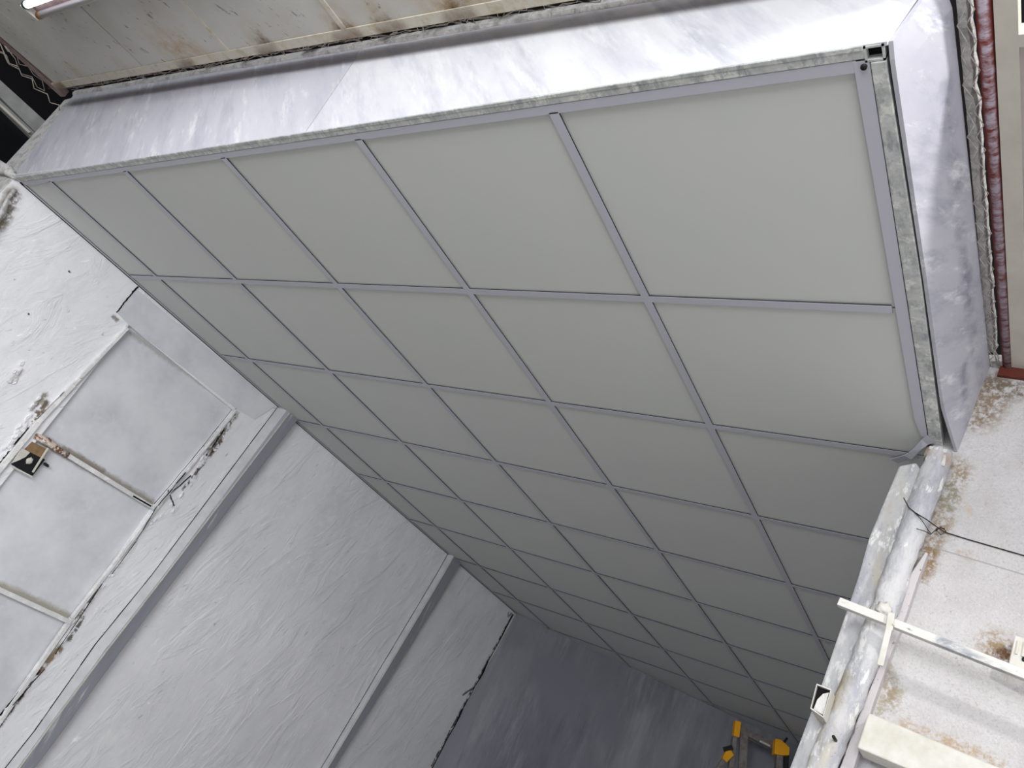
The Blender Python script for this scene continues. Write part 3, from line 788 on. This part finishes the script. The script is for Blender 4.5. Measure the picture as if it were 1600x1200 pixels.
# broken switch box at the window corner
sb = thing('switch_box', 'broken black switch box half whitewashed at the lower corner of the boarded window', 'switch box', hx(50, 715, .33))
b = MB(); b.prism([hx(50,690,.346), hx(76,703,.346), hx(64,722,.346), hx(36,704,.346)], (-.01,0,0)); b.build('backing_board', TAN, sb)
b = MB(); b.prism([hx(18,726,.352), hx(34,700,.352), hx(64,715,.352), hx(71,718,.352), hx(51,744,.352)], (-.02,0,0)); b.build('cover', BLACKP, sb, .002)
b = MB(); b.prism([hx(18,724,.356), hx(33,699,.356), hx(47,707,.356), hx(40,714,.356), hx(30,719,.356)], (-.006,0,0)); b.build('paint_patch', WHITEP, sb)
b = MB(); b.bar(hx(75,700,.362), hx(51,738,.362), .008, .006, (1,0,0)); b.build('metal_strip', CREAM2, sb, .001)
b = MB(); b.bar(hx(19,729,.358), hx(50,745,.358), .006, .006, (1,0,0)); b.build('rim', WHITEP, sb)
b = MB(); b.blob(hx(46,720,.360), .006, .013, .015, .3); b.build('knob', WHITEP, sb)
b = MB(); b.blob(hx(72,726,.352), .006, .012, .006, .8); b.build('cable_stub', BLACKP, sb)

# ---------------------------------------------------------------- post, jamb and metalwork at the lower right
b = MB()
lft = [(1404,727),(1400,735),(1384,775),(1357,840),(1340,900),(1311,983),(1283,1065),(1232,1200),(1190,1310)]
rgt = [(1432,722),(1440,735),(1430,775),(1405,840),(1385,900),(1360,983),(1335,1065),(1290,1200),(1250,1310)]
vs = []; fs = []; YJ = 1.135
for (a, c) in zip(lft, rgt):
    p = hy(*a, YJ); q = hy(*c, YJ-.01)
    p = p + Vector((.0025*noise.noise(p*40), 0, 0))
    vs += [p, q, q + Vector((0, .10, 0)), p + Vector((.02, .10, 0))]
for i in range(len(lft)-1):
    for k in range(4): fs.append((i*4+k, i*4+(k+1) % 4, i*4+4+(k+1) % 4, i*4+4+k))
fs += [(0,1,2,3), tuple((len(lft)-1)*4+k for k in (3,2,1,0))]
b.add(vs, fs)
trim = struct(b.build('trim_1', LUMPY, None, .006))
YP = 1.10
cl = [(1468,706),(1462,730),(1440,790),(1420,845),(1400,900),(1383,950),(1364,1000),(1344,1050),(1322,1105),(1300,1160),(1278,1215),(1240,1310)]
pts = []
for i in range(len(cl)-1):
    for t in range(6):
        u = cl[i][0]+(cl[i+1][0]-cl[i][0])*t/6; v = cl[i][1]+(cl[i+1][1]-cl[i][1])*t/6
        pts.append(hy(u, v, YP))
rad = [.030 - .001*min(1, i/20) for i in range(len(pts))]
b = MB(); b.tube(pts, rad, 28, .004)
post = tag(b.build('round_post', LUMPY), 'round post thick with lumpy whitewash rising to the ceiling corner', 'post')
b = MB(); c_ = hy(1461, 704, 1.08)
b.bar(hy(1452,700,1.075), hy(1480,706,1.075), .006, .010, (0,0,1)); b.prism([hy(1455,705,1.074), hy(1478,712,1.074), hy(1476,728,1.074), hy(1450,722,1.074)], (0,.01,0))
tag(b.build('tube_stub', CEMENT, None, .001), 'broken grey stub under the end of the galvanised side tube', 'stub')
# trim strip on the right of the post
b = MB(); s0 = [(1446,862),(1417,905),(1398,960),(1376,1035),(1345,1110),(1312,1200),(1280,1300)]; s1 = [(1450,864),(1436,900),(1416,960),(1391,1024),(1364,1100),(1334,1200),(1300,1300)]
vs = []; fs = []
for a, c in zip(s0, s1):
    p = hy(*a, 1.112); q = hy(*c, 1.112); vs += [p, q, q+Vector((0,.03,0)), p+Vector((0,.03,0))]
for i in range(len(s0)-1):
    for k in range(4): fs.append((i*4+k, i*4+(k+1) % 4, i*4+4+(k+1) % 4, i*4+4+k))
fs += [(0,1,2,3), tuple((len(s0)-1)*4+k for k in (3,2,1,0))]
b.add(vs, fs); struct(b.build('trim_2', PINK, None, .002))
b = MB(); b.tube([hy(u, v, 1.109) for u, v in ((1415,908),(1396,962),(1377,1028),(1362,1062),(1345,1108),(1330,1145),(1313,1196))], .0009, 5)
tag(b.build('crack_line', BLACKP), 'thin dark line drawn for the crack beside the round post', 'crack_mark')  # dark tube drawn for the crack, no separate strand there
# wires
b = MB()
wr = [hy(1412,778,1.075), hy(1420,793,1.066), hy(1430,801,1.064), hy(1448,812,1.066), hy(1462,822,1.085), hy(1472,829,1.12), hy(1478,832,1.134), hy(1510,842,1.136), hy(1555,855,1.136), hy(1600,868,1.136), hy(1680,896,1.136)]
b.tube(wr, .0013, 6)
b.tube([hy(1430,801,1.064), hy(1442,815,1.064), hy(1450,828,1.066), hy(1455,834,1.075)], .0009, 5)
b.tube([hy(1430,802,1.064), hy(1447,811,1.065), hy(1466,825,1.09)], .0012, 5)
b.tube([hy(1432,826,1.064), hy(1445,830,1.064), hy(1454,835,1.07), hy(1462,828,1.09), hy(1470,824,1.11)], .0010, 5)
b.tube([hy(1462,830,1.12), hy(1470,823,1.12), hy(1478,830,1.13), hy(1470,836,1.12), hy(1462,826,1.115), hy(1476,826,1.12)], .0013, 5)
tag(b.build('tie_wire', BLACKP), 'dark wire tied round the post and stretched across the right wall', 'wire')
# square bar
def along(a, c, t): return a + (c-a)*t
P0, P1 = hy(1311, 941, 1.02), hy(1600, 1055, 1.02)
P1 = along(P0, P1, 2.0)
b = MB(); b.bar(P0, P1, .018, .0185, (0,0,1))
tag(b.build('steel_bar', BARM, None, .0012), 'white square steel bar crossing the post, its paint scuffed grey toward the right', 'bar')
br = thing('hanging_strap', 'short white strap hanging down from the square steel bar', 'strap', hy(1392, 968, 1.03))
b = MB(); b.bar(hy(1393,958,1.005), hy(1389,985,1.005), .014, .006, (0,1,0)); b.bar(hy(1390,978,1.005), hy(1375,1040,1.005), .0125, .005, (0,1,0)); b.build('plate', WHITEP, br, .0015)
b = MB(); b.blob(hy(1396,976,1.001), .0025, .003, .0025); b.build('rivet', CREAM2, br)
b = MB(); b.blob(hy(1381,951,1.055), .0165, .014, .015, .35)
tag(b.build('pipe_end', WHITEP), 'rounded white pipe end resting just above the square steel bar', 'pipe')
# broken tube end
bt = thing('broken_tube', 'torn open end of a white hollow tube sticking out of the jamb', 'tube', hy(1285, 1095, 1.1))
cs = [hy(1276,1068,1.03), hy(1299,1077,1.03), hy(1286,1121,1.03), hy(1266,1107,1.03)]
cen = sum(cs, Vector())/4
b = MB()
for i in range(4):
    a, c = cs[i], cs[(i+1) % 4]
    ia, ic = a+(cen-a).normalized()*.0028, c+(cen-c).normalized()*.0028
    b.prism([a, c, ic, ia], (0, .09, 0))
b.build('shell', WHITEP, bt)
b = MB(); b.prism([p+(cen-p).normalized()*.002+Vector((0,.06,0)) for p in cs], (0, .02, 0)); b.prism([p+(cen-p).normalized()*.003+Vector((0,.010,0)) for p in cs], (0, .05, 0)); b.build('dark_inside', DARK, bt)  # black plugs put the shade inside the hollow tube into colour
b = MB(); b.prism([hy(1295,1082,1.032), hy(1286,1117,1.032), hy(1271,1108,1.032), hy(1277,1093,1.032), hy(1286,1084,1.032)], (0, .005, 0)); b.build('torn_flap', CEMENT, bt)
b = MB(); c_ = hy(1306.5, 1158, 1.08); b.tube([c_, c_+Vector((0,-.035,0))], .0035, 8); tag(b.build('hole_plug', BLACKP), 'small black plug drawn for a hole in the whitewashed post near the bottom edge', 'hole_plug')  # black plug added where the post has a small hole
# lower beam
b = MB(); b.prism([hy(1357,1113,1.06), hy(1405,1133,1.06), hy(1700,1258,1.06), hy(1700,1330,1.06), hy(1410,1198,1.06), hy(1339,1168,1.06)], (0, .078, 0))
tag(b.build('wooden_beam', WHITEP, None, .003), 'cream-white painted beam at the bottom right edge beside the post', 'beam')
# box at the right edge
bb = thing('socket_box', 'white ribbed plastic box at the right edge above the square bar', 'box', hy(1600, 1010, 1.12))
b = MB(); b.prism([hy(1586,992,1.09), hy(1640,1010,1.09), hy(1628,1062,1.09), hy(1576,1036,1.09)], (0, .049, 0)); b.build('case', WHITEP, bb, .002)
b = MB(); b.bar(hy(1592,1001,1.088), hy(1588,1022,1.088), .004, .004, (0,1,0)); b.bar(hy(1602,1003,1.088), hy(1598,1026,1.088), .004, .004, (0,1,0)); b.build('rib', CREAM2, bb)
b = MB(); b.blob(hy(1600,1030,1.088), .004, .003, .005); b.build('knockout_hole', BLACKP, bb)

# ---------------------------------------------------------------- ladder at the far end
lad = thing('step_ladder', 'aluminium ladder with yellow plastic end caps standing by the far back wall', 'ladder', hb(1180, 1160, .45) + Vector((0,0,-2.2)))
def lp(u, v, o=.4): return hb(u, v, o)
def rail(p0, p1, w, h, nm, mt, o=.4): 
    b = MB(); b.bar(lp(*p0, o), lp(*p1, o), w, h, BN); return b.build(nm, mt, lad, .002)
down = (lp(1133,1230) - lp(1151,1130)); 
rail((1148,1150), (1136,1235), .03, .05, 'rail', ALU)
rail((1163,1140), (1158,1235), .055, .02, 'rail', ALU, .36)
rail((1217,1178), (1212,1250), .04, .05, 'rail', ALU)
rail((1229,1176), (1226,1250), .03, .03, 'rail', BLACKP, .38)
rail((1152,1128), (1149,1152), .04, .06, 'end_cap', YEL)
b = MB(); b.prism([lp(1212,1154,.44), lp(1221,1156,.44), lp(1234,1168,.44), lp(1233,1180,.44), lp(1222,1180,.44), lp(1210,1178,.44)], -BN*.06); b.build('end_cap', YEL, lad, .003)
b = MB(); b.prism([lp(1134,1174,.46), lp(1141,1170,.46), lp(1147,1180,.46), lp(1135,1192,.46), lp(1129,1184,.46)], -BN*.05); b.build('hinge', YEL, lad, .003)
rail((1131,1171), (1144,1168), .03, .03, 'hinge_pin', BLACKP, .45)
rail((1131,1188), (1112,1215), .03, .03, 'rear_leg', ALU, .5)
rail((1155,1138), (1212,1168), .05, .03, 'top_plate', ALU, .36)
rail((1160,1146), (1212,1172), .03, .03, 'rung', GREYB, .33)
rail((1187,1158), (1203,1166), .012, .02, 'label_plate', WHITEP, .38)
rail((1225,1160), (1230,1153), .015, .015, 'hook', BLACKP, .44)
